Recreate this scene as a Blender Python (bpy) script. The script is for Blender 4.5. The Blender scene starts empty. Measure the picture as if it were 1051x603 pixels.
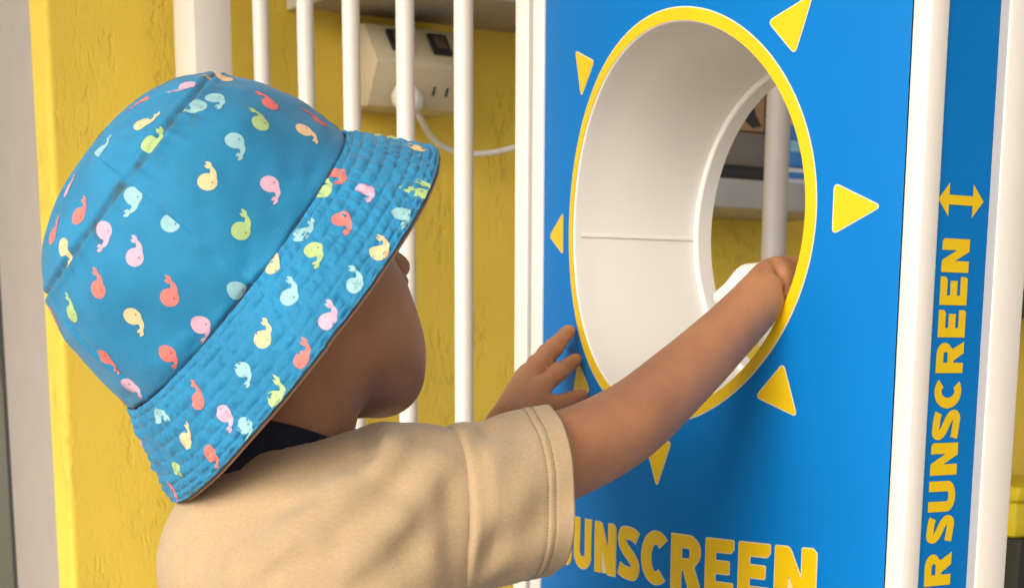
import bpy, bmesh, math, random
import numpy as np
from mathutils import Vector as V, Matrix
from mathutils.geometry import tessellate_polygon
random.seed(7); RNG = np.random.default_rng(7)
scn = bpy.context.scene
COL = scn.collection
rad = math.radians
# ------------------------------------------------------------------ camera
F_PX, CY, PITCH, ROLL, HCAM = 1800.0, 761.5, rad(12.6216), -0.004, 0.90
PW, PH = 1051.0, 603.0
cam_d = bpy.data.cameras.new('camera'); cam = bpy.data.objects.new('camera', cam_d); COL.objects.link(cam)
CAMM = Matrix.Translation((0, 0, HCAM)) @ Matrix.Rotation(math.pi/2 - PITCH, 4, 'X') @ Matrix.Rotation(-ROLL, 4, 'Z')
cam.matrix_world = CAMM
cam_d.sensor_fit = 'HORIZONTAL'; cam_d.sensor_width = 36.0
cam_d.lens = 36.0*F_PX/PW; cam_d.shift_y = (CY - PH/2)/PW; cam_d.shift_x = 0.0
cam_d.clip_start = 0.02; cam_d.clip_end = 600
cam_d.dof.use_dof = True; cam_d.dof.focus_distance = 1.04; cam_d.dof.aperture_fstop = 20.0
scn.camera = cam
CROT = CAMM.to_3x3(); CPOS = V((0, 0, HCAM))
def P(px, py, d):
    "point seen at a photo pixel, d metres along the camera axis"
    return CPOS + CROT @ V(((px - 525.5)/F_PX*d, (CY - py)/F_PX*d, -d))
CINV = CAMM.inverted()
def to_px(p):
    q = CINV @ V(p); d = -q.z
    return (525.5 + F_PX*q.x/d, CY - F_PX*q.y/d, d)
def hit(px, py, p0, n):
    "where the line of sight of a photo pixel meets a plane"
    r = CROT @ V(((px - 525.5)/F_PX, (CY - py)/F_PX, -1)); n = V(n)
    return CPOS + r*((V(p0) - CPOS).dot(n)/r.dot(n))
# ------------------------------------------------------------------ light
SUN_EL, SUN_AZ_FROM = rad(30), V((-0.62, -0.78, 0)).normalized()
w = bpy.data.worlds.new('World'); scn.world = w; w.use_nodes = True
nt = w.node_tree; nt.nodes.clear()
sky = nt.nodes.new('ShaderNodeTexSky'); sky.sky_type = 'NISHITA'; sky.sun_disc = False
sky.sun_elevation = SUN_EL; sky.sun_rotation = math.atan2(SUN_AZ_FROM.x, SUN_AZ_FROM.y)
sky.air_density = 1.0; sky.dust_density = 4.0; sky.ozone_density = 1.0
hs = nt.nodes.new('ShaderNodeHueSaturation'); hs.inputs['Saturation'].default_value = 0.18
mx = nt.nodes.new('ShaderNodeMix'); mx.data_type = 'RGBA'; mx.blend_type = 'MULTIPLY'; mx.inputs['Factor'].default_value = 1.0
mx.inputs['B'].default_value = (1.0, 0.95, 0.885, 1)
bg = nt.nodes.new('ShaderNodeBackground'); bg.inputs['Strength'].default_value = 0.145
wo = nt.nodes.new('ShaderNodeOutputWorld')
nt.links.new(sky.outputs[0], hs.inputs['Color']); nt.links.new(hs.outputs[0], mx.inputs['A'])
nt.links.new(mx.outputs['Result'], bg.inputs[0]); nt.links.new(bg.outputs[0], wo.inputs[0])
sl = bpy.data.lights.new('sun', 'SUN'); sl.energy = 1.15; sl.angle = rad(55); sl.color = (1.0, 0.945, 0.855)
sun = bpy.data.objects.new('sun', sl); COL.objects.link(sun)
sdir = SUN_AZ_FROM*math.cos(SUN_EL) + V((0, 0, math.sin(SUN_EL)))
sun.rotation_euler = sdir.to_track_quat('Z', 'Y').to_euler(); sun.location = (-3, -3, 6)
vs = scn.view_settings; vs.view_transform = 'Standard'; vs.look = 'None'; vs.gamma = 1.0; vs.use_curve_mapping = False
vs.exposure = 0.79
# ------------------------------------------------------------------ materials
def srgb(r, g, b):
    f = lambda c: (c/255/12.92 if c <= 10 else ((c/255 + .055)/1.055)**2.4)
    return (f(r), f(g), f(b))
MATS = {}
def mat(name, col, rough=.6, var=.06, scale=30., bump=0., bscale=200., metal=0., spec=.5, detail=4., coat=0., sheen=0., sss=0.):
    "procedural: base colour with a soft noise variation, plus an optional fine relief"
    if name in MATS: return MATS[name]
    m = bpy.data.materials.new(name); m.use_nodes = True; n = m.node_tree; b = n.nodes['Principled BSDF']
    b.inputs['Roughness'].default_value = rough; b.inputs['Metallic'].default_value = metal
    b.inputs['Specular IOR Level'].default_value = spec
    b.inputs['Coat Weight'].default_value = coat; b.inputs['Sheen Weight'].default_value = sheen
    if sss:
        b.inputs['Subsurface Weight'].default_value = sss; b.inputs['Subsurface Radius'].default_value = (.010, .004, .002); b.inputs['Subsurface Scale'].default_value = .5
    tc = n.nodes.new('ShaderNodeTexCoord')
    no = n.nodes.new('ShaderNodeTexNoise'); no.inputs['Scale'].default_value = scale; no.inputs['Detail'].default_value = detail
    n.links.new(tc.outputs['Object'], no.inputs['Vector'])
    rp = n.nodes.new('ShaderNodeValToRGB'); rp.color_ramp.elements[0].position = .3; rp.color_ramp.elements[1].position = .7
    rp.color_ramp.elements[0].color = (*[c*(1 - var) for c in col], 1); rp.color_ramp.elements[1].color = (*[min(1, c*(1 + var)) for c in col], 1)
    n.links.new(no.outputs['Fac'], rp.inputs['Fac']); n.links.new(rp.outputs['Color'], b.inputs['Base Color'])
    if bump:
        n2 = n.nodes.new('ShaderNodeTexNoise'); n2.inputs['Scale'].default_value = bscale; n2.inputs['Detail'].default_value = 3
        n.links.new(tc.outputs['Object'], n2.inputs['Vector'])
        bp = n.nodes.new('ShaderNodeBump'); bp.inputs['Strength'].default_value = bump; bp.inputs['Distance'].default_value = .002
        n.links.new(n2.outputs['Fac'], bp.inputs['Height']); n.links.new(bp.outputs['Normal'], b.inputs['Normal'])
    MATS[name] = m; return m
def stucco(name, col):
    "smooth trowelled render with torn, pitted patches that run downwards"
    m = mat(name, col, rough=.75, var=.07, scale=5., detail=6)
    n = m.node_tree; b = n.nodes['Principled BSDF']
    tc = n.nodes.new('ShaderNodeTexCoord'); mp = n.nodes.new('ShaderNodeMapping'); mp.inputs['Scale'].default_value = (1, 1, .33)
    n.links.new(tc.outputs['Object'], mp.inputs['Vector'])
    a = n.nodes.new('ShaderNodeTexNoise'); a.inputs['Scale'].default_value = 170; a.inputs['Detail'].default_value = 5; a.inputs['Roughness'].default_value = .6
    a.inputs['Distortion'].default_value = .15
    c = n.nodes.new('ShaderNodeTexNoise'); c.inputs['Scale'].default_value = 15; c.inputs['Detail'].default_value = 4
    d = n.nodes.new('ShaderNodeTexNoise'); d.inputs['Scale'].default_value = 260; d.inputs['Detail'].default_value = 2
    for q in (a, c): n.links.new(mp.outputs[0], q.inputs['Vector'])
    n.links.new(tc.outputs['Object'], d.inputs['Vector'])
    r1 = n.nodes.new('ShaderNodeMapRange'); r1.interpolation_type = 'SMOOTHSTEP'; r1.inputs['From Min'].default_value = .33; r1.inputs['From Max'].default_value = .50
    r2 = n.nodes.new('ShaderNodeMapRange'); r2.interpolation_type = 'SMOOTHSTEP'; r2.inputs['From Min'].default_value = .46; r2.inputs['From Max'].default_value = .66
    n.links.new(a.outputs['Fac'], r1.inputs['Value']); n.links.new(c.outputs['Fac'], r2.inputs['Value'])
    inv = n.nodes.new('ShaderNodeMath'); inv.operation = 'SUBTRACT'; inv.inputs[0].default_value = 1; n.links.new(r1.outputs[0], inv.inputs[1])
    pit = n.nodes.new('ShaderNodeMath'); pit.operation = 'MULTIPLY'; n.links.new(inv.outputs[0], pit.inputs[0]); n.links.new(r2.outputs[0], pit.inputs[1])
    hg = n.nodes.new('ShaderNodeMath'); hg.operation = 'MULTIPLY_ADD'; hg.inputs[1].default_value = -1.0
    sm = n.nodes.new('ShaderNodeMath'); sm.operation = 'MULTIPLY'; sm.inputs[1].default_value = .22
    n.links.new(d.outputs['Fac'], sm.inputs[0]); n.links.new(pit.outputs[0], hg.inputs[0]); n.links.new(sm.outputs[0], hg.inputs[2])
    bp = n.nodes.new('ShaderNodeBump'); bp.inputs['Strength'].default_value = .85; bp.inputs['Distance'].default_value = .0022
    n.links.new(hg.outputs[0], bp.inputs['Height']); n.links.new(bp.outputs['Normal'], b.inputs['Normal'])
    return m
M_WALL = stucco('yellow_render', (.83, .60, .070))
M_WHITE = mat('white_powder_coat', (.80, .745, .67), rough=.38, var=.02, bump=.04, bscale=900)
M_WHITE2 = mat('white_plastic', (.80, .77, .72), rough=.45, var=.015, scale=12)
M_GREY = mat('grey_frame_paint', (.42, .37, .32), rough=.5, var=.04)
M_BLUE = mat('blue_vinyl', (.0003, .165, .50), rough=.55, var=.04, scale=6, spec=.12)
M_YEL = mat('yellow_vinyl', (.76, .495, .002), rough=.40, var=.03, spec=.3)
M_CREAM = mat('cream_vinyl_edge', (.78, .66, .42), rough=.4, var=.02)
M_SKIN = mat('skin', (.41, .180, .084), rough=.47, var=.15, scale=30, bump=.30, bscale=650, sss=.08, detail=8)
M_NAVY = mat('navy_jersey', (.012, .014, .028), rough=.9, var=.2, bump=.4, bscale=900)
M_DARK = mat('black_plastic', (.02, .019, .018), rough=.5, var=.1)
M_HAIR = mat('dark_hair', (.018, .012, .009), rough=.6, var=.3, scale=300, bump=.6, bscale=400)
# ------------------------------------------------------------------ mesh helpers
def link(o, parent=None):
    COL.objects.link(o)
    if parent is not None:
        o.parent = parent      # meshes are written in world coordinates
        o.matrix_parent_inverse = Matrix.Translation(-parent.location) if parent.type == 'EMPTY' else Matrix.Identity(4)
    return o
def mobj(name, verts, faces, m, parent=None, smooth=False):
    me = bpy.data.meshes.new(name)
    me.from_pydata([tuple(v) for v in verts], [], [tuple(int(i) for i in f) for f in faces])
    ms = m if isinstance(m, (list, tuple)) else [m]
    for q in ms: me.materials.append(q)
    if smooth: me.polygons.foreach_set('use_smooth', [True]*len(me.polygons))
    me.update()
    return link(bpy.data.objects.new(name, me), parent)
def npobj(name, verts, quads, m, parent=None, smooth=True):
    "quads from numpy arrays, quickly"
    me = bpy.data.meshes.new(name); verts = np.ascontiguousarray(verts, np.float32); quads = np.ascontiguousarray(quads, np.int32)
    me.vertices.add(len(verts)); me.vertices.foreach_set('co', verts.ravel())
    k = quads.shape[1]
    me.loops.add(quads.size); me.loops.foreach_set('vertex_index', quads.ravel())
    me.polygons.add(len(quads)); me.polygons.foreach_set('loop_start', np.arange(0, quads.size, k, dtype=np.int32))
    me.polygons.foreach_set('use_smooth', np.ones(len(quads), bool)*smooth)
    me.materials.append(m); me.update(calc_edges=True); me.validate()
    return link(bpy.data.objects.new(name, me), parent)
def tag(o, label, cat, group=None, kind=None):
    o['label'] = label; o['category'] = cat
    if group: o['group'] = group
    if kind: o['kind'] = kind
    return o
def empty(name, loc, label, cat, group=None):
    o = bpy.data.objects.new(name, None); o.location = loc; o.empty_display_size = .05; COL.objects.link(o)
    return tag(o, label, cat, group)
def finish(bm, name, m, parent=None, smooth=False, bevel=0., seg=2):
    if bevel: bmesh.ops.bevel(bm, geom=list(bm.edges), offset=bevel, segments=seg, profile=.5, affect='EDGES', clamp_overlap=True)
    bmesh.ops.recalc_face_normals(bm, faces=bm.faces)
    me = bpy.data.meshes.new(name); bm.to_mesh(me); bm.free()
    for q in (m if isinstance(m, (list, tuple)) else [m]): me.materials.append(q)
    if smooth or bevel: me.polygons.foreach_set('use_smooth', [True]*len(me.polygons))
    o = link(bpy.data.objects.new(name, me), parent)
    if bevel:
        try: me.set_sharp_from_angle(angle=rad(40))
        except Exception: pass
    return o
def prism(name, pts, d0, d1, m, parent=None, bevel=0.):
    "closed outline of 3-D points swept from offset d0 to offset d1"
    bm = bmesh.new(); a = [bm.verts.new(V(p) + V(d0)) for p in pts]; b = [bm.verts.new(V(p) + V(d1)) for p in pts]
    bm.faces.new(a); bm.faces.new(b[::-1])
    for i in range(len(a)): bm.faces.new((a[i], b[i], b[(i+1) % len(a)], a[(i+1) % len(a)]))
    return finish(bm, name, m, parent, bevel=bevel)
def block(name, o, ax, ay, az, m, parent=None, bevel=0.):
    "box from a corner and three edge vectors"
    o, ax, ay, az = V(o), V(ax), V(ay), V(az)
    return prism(name, [o, o+ax, o+ax+ay, o+ay], (0, 0, 0), az, m, parent, bevel)
def tube(name, pts, radii, m, parent=None, n=16, caps=True):
    pts = [V(p) for p in pts]; vs_, fs = [], []
    up = None
    for i, p in enumerate(pts):
        t = (pts[min(i+1, len(pts)-1)] - pts[max(i-1, 0)]).normalized()
        if up is None: up = t.orthogonal().normalized()
        up = (up - t*up.dot(t)).normalized(); s = t.cross(up)
        r = radii[i] if isinstance(radii, (list, tuple)) else radii
        for k in range(n):
            a = 2*math.pi*k/n; vs_.append(p + (up*math.cos(a) + s*math.sin(a))*r)
    for i in range(len(pts)-1):
        for k in range(n): fs.append((i*n+k, i*n+(k+1) % n, (i+1)*n+(k+1) % n, (i+1)*n+k))
    if caps: fs.append(tuple(range(n))[::-1]); fs.append(tuple((len(pts)-1)*n+k for k in range(n)))
    o = mobj(name, vs_, fs, m, parent, smooth=True)
    try: o.data.set_sharp_from_angle(angle=rad(50))
    except Exception: pass
    return o
def catmull(pts, k=8):
    pts = [V(p) for p in pts]; out = []
    for i in range(len(pts)-1):
        a, b, c, d = pts[max(i-1, 0)], pts[i], pts[i+1], pts[min(i+2, len(pts)-1)]
        for j in range(k):
            t = j/k; out.append(.5*((2*b) + (c-a)*t + (2*a-5*b+4*c-d)*t*t + (3*b-a-3*c+d)*t*t*t))
    out.append(pts[-1]); return out
# ------------------------------------------------------------------ the place: machine axes (u along its face, n out of it)
TH, KC, C0 = 0.9966, 1.7628, V((.1019, 1.25, 0))
ZH = HCAM + .0860                      # height of the round opening's centre
DU = V((math.cos(TH), -math.sin(TH), 0)); DN = V((-math.sin(TH), -math.cos(TH), 0)); DI = -DN; Z = V((0, 0, 1))
def Mc(u, n, z): return C0 + DU*u + DN*n + Z*z
def un(p):
    q = V(p) - C0; return q.dot(DU), q.dot(DN), p[2]
def u_at(px, py, n):                   # u, z on the plane n = const under a photo pixel
    q = un(hit(px, py, Mc(0, n, 1), DN)); return q[0], q[2]
def n_at(px, py, u):                   # n, z on the plane u = const
    q = un(hit(px, py, Mc(u, 0, 1), DU)); return q[1], q[2]
# ground
g = mobj('ground', [(-40, -40, 0), (40, -40, 0), (40, 40, 0), (-40, 40, 0)], [(0, 1, 2, 3)],
         mat('concrete', (.30, .275, .245), rough=.85, var=.14, scale=2.5, bump=.3, bscale=160, detail=8)); g['kind'] = 'structure'
# verandah roof overhead, out of the picture: it keeps the sky off from above
rf = block('roof', (-5, -.9, 2.8), (12, 0, 0), (0, 8, 0), (0, 0, .06), mat('roof_white', (.55, .52, .47), rough=.7, var=.05)); rf['kind'] = 'structure'
# ------------------------------------------------------------------ yellow wall
UW = -.985
n_front = n_at(45, 0, UW)[0]
u_sl = u_at(28, 0, n_front)[0]
wall = prism('yellow_wall', [Mc(UW, n_front, 0), Mc(UW, -2.6, 0), Mc(UW-.20, -2.6, 0), Mc(UW-.20, n_front-.12, 0), Mc(u_sl, n_front-.12, 0), Mc(u_sl, n_front, 0)],
             (0, 0, 0), (0, 0, 2.5), M_WALL)
for e in wall.data.polygons: pass
bv = wall.modifiers.new('bev', 'BEVEL'); bv.width = .006; bv.segments = 3; bv.limit_method = 'ANGLE'
tag(wall, 'yellow rendered wall with pitted plaster behind the hat and the white bars', 'wall')
# glazed door left of the wall
nd = n_front - .030
def ud(px, py): return u_at(px, py, nd)[0]
u_f1 = ud(18, 603); u_f2 = ud(10, 603)
dl = empty('glazed_door', Mc(u_f1, nd-.03, 0), 'grey framed glazed door at the left edge beside the yellow wall', 'door')
block('frame', Mc(u_f1, nd-.05, .0), DU*(u_sl - .002 - u_f1), DN*.05, Z*2.3, M_GREY, dl, bevel=.003)
block('gasket', Mc(u_f2, nd-.05, .0), DU*(u_f1 - u_f2 - .001), DN*.044, Z*2.3, M_DARK, dl)
block('glass_pane', Mc(u_f2-.7, nd-.05, .10), DU*.699, DN*.012, Z*2.1, mat('olive_glass', (.10, .10, .055), rough=.12, var=.15, scale=4), dl)
block('frame', Mc(u_f2-.80, nd-.05, .0), DU*.099, DN*.05, Z*2.3, M_GREY, dl, bevel=.003)
# ------------------------------------------------------------------ white railing
NR = -.06
rail = empty('railing', Mc(-.6, NR, 0), 'white metal railing of round bars between the yellow wall and the blue machine', 'railing')
u0 = u_at(177, 0, -.035)[0]; u1 = u_at(198, 0, -.035)[0]; nb = n_at(237, 0, u1)[0]
u0 = max(u0, UW+.003)
block('post', Mc(u0, nb, 0), DU*(u1-u0), DN*(-.035-nb), Z*1.62, M_WHITE, rail, bevel=.002)
bars = [u_at(x, 0, NR)[0] for x in (267.2, 312.9, 359.8, 415.5, 475.7)]
bar_me = None
for i, u in enumerate(bars):
    if bar_me is None:
        b0 = tube('bar', [Mc(u, NR, .1), Mc(u, NR, 1.50)], .0084, M_WHITE, rail, n=20); bar_me = b0; ub = u
    else:
        c = bar_me.copy(); COL.objects.link(c); c.location = DU*(u-ub)
block('end_post', Mc(-.262, NR-.012, 0), DU*.020, DN*.024, Z*1.62, M_WHITE, rail, bevel=.002)
block('top_rail', Mc(u1+.0005, NR-.014, 1.50), DU*(-.2625-u1), DN*.028, Z*.03, M_WHITE, rail, bevel=.003)
block('bottom_rail', Mc(u1+.0005, NR-.014, .07), DU*(-.2625-u1), DN*.028, Z*.03, M_WHITE, rail, bevel=.003)
# ------------------------------------------------------------------ things on the wall behind the bars
def Wp(px, py, out=0.):                # a point out from the wall's face under a photo pixel
    return hit(px, py, Mc(UW+out, 0, 1), DU)
def wn(px, py, out=0.): return un(Wp(px, py, out))[1]
M_BEIGE = mat('beige_plastic', (.62, .53, .36), rough=.45, var=.03)
nA = wn(352, 70); nB = wn(446, 70)
zt, zb_ = Wp(380, 33)[2], Wp(380, 116)[2]; hh = zt - zb_
ol = empty('power_outlet', Mc(UW, (nA+nB)/2, zb_), 'beige two-gang power outlet on the yellow wall behind the bars', 'power outlet')
prof = [(.001, 0), (.060, 0), (.085, .50), (.083, .55), (.052, 1), (.001, 1)]
prism('housing', [Mc(UW+o, nA, zb_+z*hh) for o, z in prof], (0, 0, 0), DI*(nA-nB), M_BEIGE, ol, bevel=.002)
fu = (Mc(UW+.052, 0, zt) - Mc(UW+.083, 0, zb_+.55*hh)); fn = V((DU.x*fu.z, DU.y*fu.z, 0)) - Z*fu.dot(DU); fn.normalize()
for a in (.30, .74):
    c = Mc(UW+.083, nA + (nB-nA)*a, zb_+.55*hh) + fu*.52 + fn*.0004
    s = block('switch', c - DI*.013 - fu*.30, DI*.026, fu*.60, fn*.004, M_DARK, ol, bevel=.0015)
    block('rocker', c - DI*.007 - fu*.17 + fn*.004, DI*.014, fu*.34, fn*.003, mat('rocker_brown', (.10, .07, .05), rough=.4), s, bevel=.001)
fl = Mc(UW+.085, 0, zb_+.50*hh) - Mc(UW+.060, 0, zb_); fln = V((DU.x*fl.z, DU.y*fl.z, 0)) - Z*fl.dot(DU); fln.normalize()
for a in (.66, .80):
    c = Mc(UW+.060, nA + (nB-nA)*a, zb_) + fl*.45 + fln*.0003
    block('socket_slot', c - DI*.0012 - fl*.10, DI*.0024, fl*.20, fln*.001, M_DARK, ol)
# plug and cord
pc = Mc(UW+.074, wn(415, 98, .074), Wp(415, 98, .074)[2])
plug = empty('power_plug', pc, 'white round plug pushed into the beige power outlet', 'plug')
tube('plug_body', [pc, pc+fln*.006, pc+fln*.022, pc+fln*.030], [.017, .0175, .015, .008], M_WHITE2, plug, n=20)
pcs = [pc + fln*.026]
for (x, y, o) in ((424, 110, .09), (432, 123, .08), (441, 138, .06), (452, 149, .05), (468, 156, .045), (487, 158, .045), (510, 155.5, .05), (532, 150, .055), (560, 140, .07), (600, 130, .1)):
    pcs.append(Wp(x, y, o))
cord = tube('white_cable', catmull(pcs, 6), .0036, M_WHITE2, None, n=10)
tag(cord, 'thin white power cord hanging from the plug towards the blue machine', 'cord')
# shelf above the outlet
nS = wn(300, 8)
zs = Wp(300, 8)[2]
shelf = empty('wall_shelf', Mc(UW, nS-.5, zs), 'grey wall shelf overhead behind the white bars', 'shelf')
block('shelf_board', Mc(UW+.001, nS-1.0, zs), DU*.17, DN*1.0, Z*.022, mat('shelf_grey', (.36, .32, .28), rough=.6, var=.05), shelf, bevel=.002)
block('end_cap', Mc(UW+.001, nS+.0005, zs-.004), DU*.17, DN*.008, Z*.032, M_WHITE2, shelf, bevel=.001)
for q in (.94,):
    prism('bracket', [Mc(UW+.001, nS-q, zs-.001), Mc(UW+.14, nS-q, zs-.001), Mc(UW+.14, nS-q, zs-.008), Mc(UW+.001, nS-q, zs-.012)] , (0, 0, 0), DI*.003, M_WHITE2, shelf)
# ------------------------------------------------------------------ stockroom shelf seen through the round opening
zz = lambda y, x=750, o=0.: Wp(x, y, o)[2]
nL = wn(690, 200); nRr = wn(880, 200)
OUT = .16
def n_o(px, o=OUT): return wn(px, 200, o)
s2 = empty('storage_shelf', Mc(UW, (nL+nRr)/2, zz(213, 750, OUT)), 'grey storage shelf on the yellow wall, seen through the round opening', 'shelf')
block('shelf_board', Mc(UW+.001, n_o(885), zz(213, 750, OUT)), DU*OUT, DN*(n_o(640)-n_o(885)), Z*(zz(183, 750, OUT)-zz(213, 750, OUT)), mat('shelf_steel', (.40, .40, .40), rough=.5, var=.05), s2, bevel=.002)
zsh = zz(183, 750, OUT)
filler = block('gap_filler', Mc(UW+.01, n_o(800), zsh+.0005), DU*.13, DN*(n_o(690)-n_o(800)), Z*(zz(168, 750, OUT)-zsh), M_DARK, bevel=.003)  # solid black filler paints the shade of an open gap above the board
tag(filler, 'flat black filler standing for the shaded gap on the storage shelf, seen through the round opening', 'filler')
ztr = zz(168, 750, OUT)
gb = block('grey_crate', Mc(UW+.012, n_o(799), ztr+.001), DU*.12, DN*(n_o(690)-n_o(799)), Z*(zz(131, 750, OUT)-ztr), mat('crate_grey', (.20, .175, .15), rough=.55, var=.08), bevel=.004)
tag(gb, 'dark grey crate stacked over the shaded gap behind the opening', 'crate')
zcb = zz(131, 750, OUT)
cb = empty('cardboard_box', Mc(UW+.07, n_o(735), zcb+.002), 'tan cardboard box with a dark printed mark on the grey crate', 'box')
block('carton', Mc(UW+.02, n_o(798), zcb+.002), DU*.11, DN*(n_o(700)-n_o(798)), Z*.075, mat('cardboard', (.42, .25, .13), rough=.8, var=.08), cb, bevel=.002)
k0 = Mc(UW+.1304, n_o(779, .13), zcb)
prism('printed_mark', [k0 + DN*a*.03 + Z*(b*.034+.006) for a, b in ((0, .1), (.5, 0), (1.1, .35), (.9, .9), (.55, 1.0), (.35, .5))], (0, 0, 0), DU*.0005, M_DARK, cb)
bl = block('blue_lid', Mc(UW+.03, n_o(798), zcb+.0778), DU*.09, DN*(n_o(755)-n_o(798)), Z*.03, mat('lid_blue', (.02, .06, .35), rough=.4), bevel=.004)
tag(bl, 'small dark blue tub on top of the cardboard box', 'tub')
# packets right of the pipe
M_PINK = mat('packet_pink', (.62, .33, .33), rough=.5, var=.08); M_PB = mat('packet_blue', (.03, .20, .55), rough=.4, var=.15, scale=40); M_PW = mat('packet_white', (.62, .62, .68), rough=.5)
zp = zsh + .0006
hs_ = [(.022, M_PW, 'white packet with a blue band at the bottom of the packet stack'), (.052, M_PB, 'blue glossy packet in the packet stack beside the grey pipe'), (.014, M_PINK, 'thin pink packet lying on the blue packet'), (.030, mat('packet_brown', (.06, .035, .03), rough=.6), 'dark brown carton in the packet stack'), (.052, M_PINK, 'pink carton at the top of the packet stack')]
pal = []
for i, (h, m_, lab) in enumerate(hs_):
    e = empty('packet', Mc(UW+.08, n_o(820), zp), lab, 'packet', 'packets stacked on the storage shelf')
    off = (.0, .004, -.003, .003, 0)[i]
    block('carton', Mc(UW+.03+off, n_o(868)+off, zp), DU*.11, DN*(n_o(816)-n_o(868)), Z*(h-.0006), m_, e, bevel=.002)
    if i == 0: block('band', Mc(UW+.1405+off, n_o(862)+off, zp+.007), DU*.0006, DN*(n_o(818)-n_o(862)), Z*.008, M_PB, e)
    if i == 1: block('label', Mc(UW+.1405+off, n_o(860)+off, zp+.018), DU*.0006, DN*(n_o(820)-n_o(860)), Z*.014, mat('label_pale_blue', (.25, .5, .75), rough=.4), e)
    zp += h
# vertical pipe
pp = Wp(796, 200, .26)
pipe = empty('grey_pipe', (pp.x, pp.y, 0), 'vertical light grey pipe seen through the round opening', 'pipe')
M_PIPE = mat('pipe_grey', (.50, .47, .44), rough=.5, var=.03)
tube('pipe_run', [(pp.x, pp.y, 0), (pp.x, pp.y, 2.2)], .0150, M_PIPE, pipe, n=28)
tube('floor_collar', [(pp.x, pp.y, 0.0005), (pp.x, pp.y, .02)], .024, M_PIPE, pipe, n=28)
# things at the right edge of the picture, behind the machine
zr = lambda y, o=.1: Wp(1046, y, o)[2]
r1 = wn(1020, 300, .12); r2 = wn(1110, 300, .12)
def rblock(name, y0, y1, m_, lab, cat, o=.12, bev=.004, n0=r1, n1=r2):
    b = block(name, Mc(UW+.001, n1, zr(y1, o)), DU*o, DN*(n0-n1), Z*(zr(y0, o)-zr(y1, o)), m_, None, bevel=bev)
    tag(b, lab, cat); return b
rblock('dark_ledge', 296, 325, mat('ledge_brown', (.07, .05, .04), rough=.6), 'dark brown wall ledge at the right edge behind the machine', 'ledge')
rblock('grey_hook_board', 175, 238, mat('board_grey', (.28, .26, .24), rough=.6), 'grey board on the wall at the right edge', 'board', o=.02)
rb2 = rblock('black_cabinet', 553, 1400, M_DARK, 'black low cabinet standing behind the machine at the right edge', 'cabinet', o=.2)
zc_top = zr(553, .2)
for v in rb2.data.vertices:
    if v.co.z < zc_top-.05 and v.co.z < .6: v.co.z = 0.0 if v.co.z < .3 else v.co.z
tb = empty('yellow_tub', Mc(UW+.10, (r1+r2)/2, zc_top), 'bright yellow tub with a rolled rim on the black cabinet', 'tub')
M_TUB = mat('tub_yellow', (.72, .56, .02), rough=.35, var=.05)
block('tub_body', Mc(UW+.02, r2, zc_top+.0005), DU*.17, DN*(r1-r2), Z*(zr(516, .2)-zc_top), M_TUB, tb, bevel=.006)
block('rim', Mc(UW+.012, r2-.006, zr(516, .2)+.001), DU*.186, DN*(r1-r2+.012), Z*(zr(500, .2)-zr(516, .2)), M_TUB, tb, bevel=.004)
# ------------------------------------------------------------------ the machine
UL, UR = -.1970, .1937
NP = -.034; ND_ = -.127
UC = .2098; UCL = -.2135
ZB, ZT = .06, 1.56
RO, RI = .1361, .1281
mach = empty('sunscreen_dispenser', Mc(0, -.07, 0), 'blue and white sunscreen dispenser with a round yellow rimmed opening', 'dispenser')
def surf(u, z, off=0.):
    "point on the bowed front panel, off metres proud of it"
    s = -KC*u; L = math.hypot(1, s)
    return Mc(u - s/L*off, -KC*u*u/2 + off/L, z)
# front panel: polar grid from the opening to the rectangle
na, nr = 288, 14
def rect_r(a):
    c, s = math.cos(a), math.sin(a)
    rr = [1e9]
    if c > 1e-9: rr.append(UR/c)
    if c < -1e-9: rr.append(UL/c)
    if s > 1e-9: rr.append((ZT-ZH)/s)
    if s < -1e-9: rr.append((ZB-ZH)/s)
    return min(rr)
angs = sorted([2*math.pi*i/na for i in range(na)] + [math.atan2(z, u) % (2*math.pi) for u in (UL, UR) for z in (ZT-ZH, ZB-ZH)])
vsp, fsp = [], []
for a in angs:
    R1 = rect_r(a)
    for j in range(nr+1):
        r = RI + (R1-RI)*(j/nr)**1.6
        vsp.append(surf(r*math.cos(a), ZH + r*math.sin(a)))
N_ = len(angs)
for i in range(N_):
    for j in range(nr):
        a = i*(nr+1)+j; b = ((i+1) % N_)*(nr+1)+j
        fsp.append((a, a+1, b+1, b))
panel = mobj('front_panel', vsp, fsp, M_BLUE, mach, smooth=True)
# ring and rays: thin vinyl on the panel
def band(name, r0, r1, off, m_, parent, n=240):
    vs_, fs = [], []
    for i in range(n):
        a = 2*math.pi*i/n
        for r in (r0, (r0+r1)/2, r1): vs_.append(surf(r*math.cos(a), ZH+r*math.sin(a), off))
    for i in range(n):
        for j in range(2):
            a = i*3+j; b = ((i+1) % n)*3+j; fs.append((a, a+1, b+1, b))
    return mobj(name, vs_, fs, m_, parent, smooth=True)
yr = band('yellow_ring', RI-.0002, RO-.0007, .0006, M_YEL, panel)
band('ring_edge', RI, RO+.0003, .0003, M_CREAM, yr)
def rounded(poly, r, k=5):
    out = []
    n = len(poly)
    for i in range(n):
        p, a, b = V(poly[i]), V(poly[i-1]), V(poly[(i+1) % n])
        d1, d2 = (a-p).normalized(), (b-p).normalized()
        for j in range(k+1):
            t = j/k; q0, q1 = p + d1*r, p + d2*r
            out.append(q0*(1-t)**2 + p*2*t*(1-t) + q1*t*t)
    return out
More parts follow.
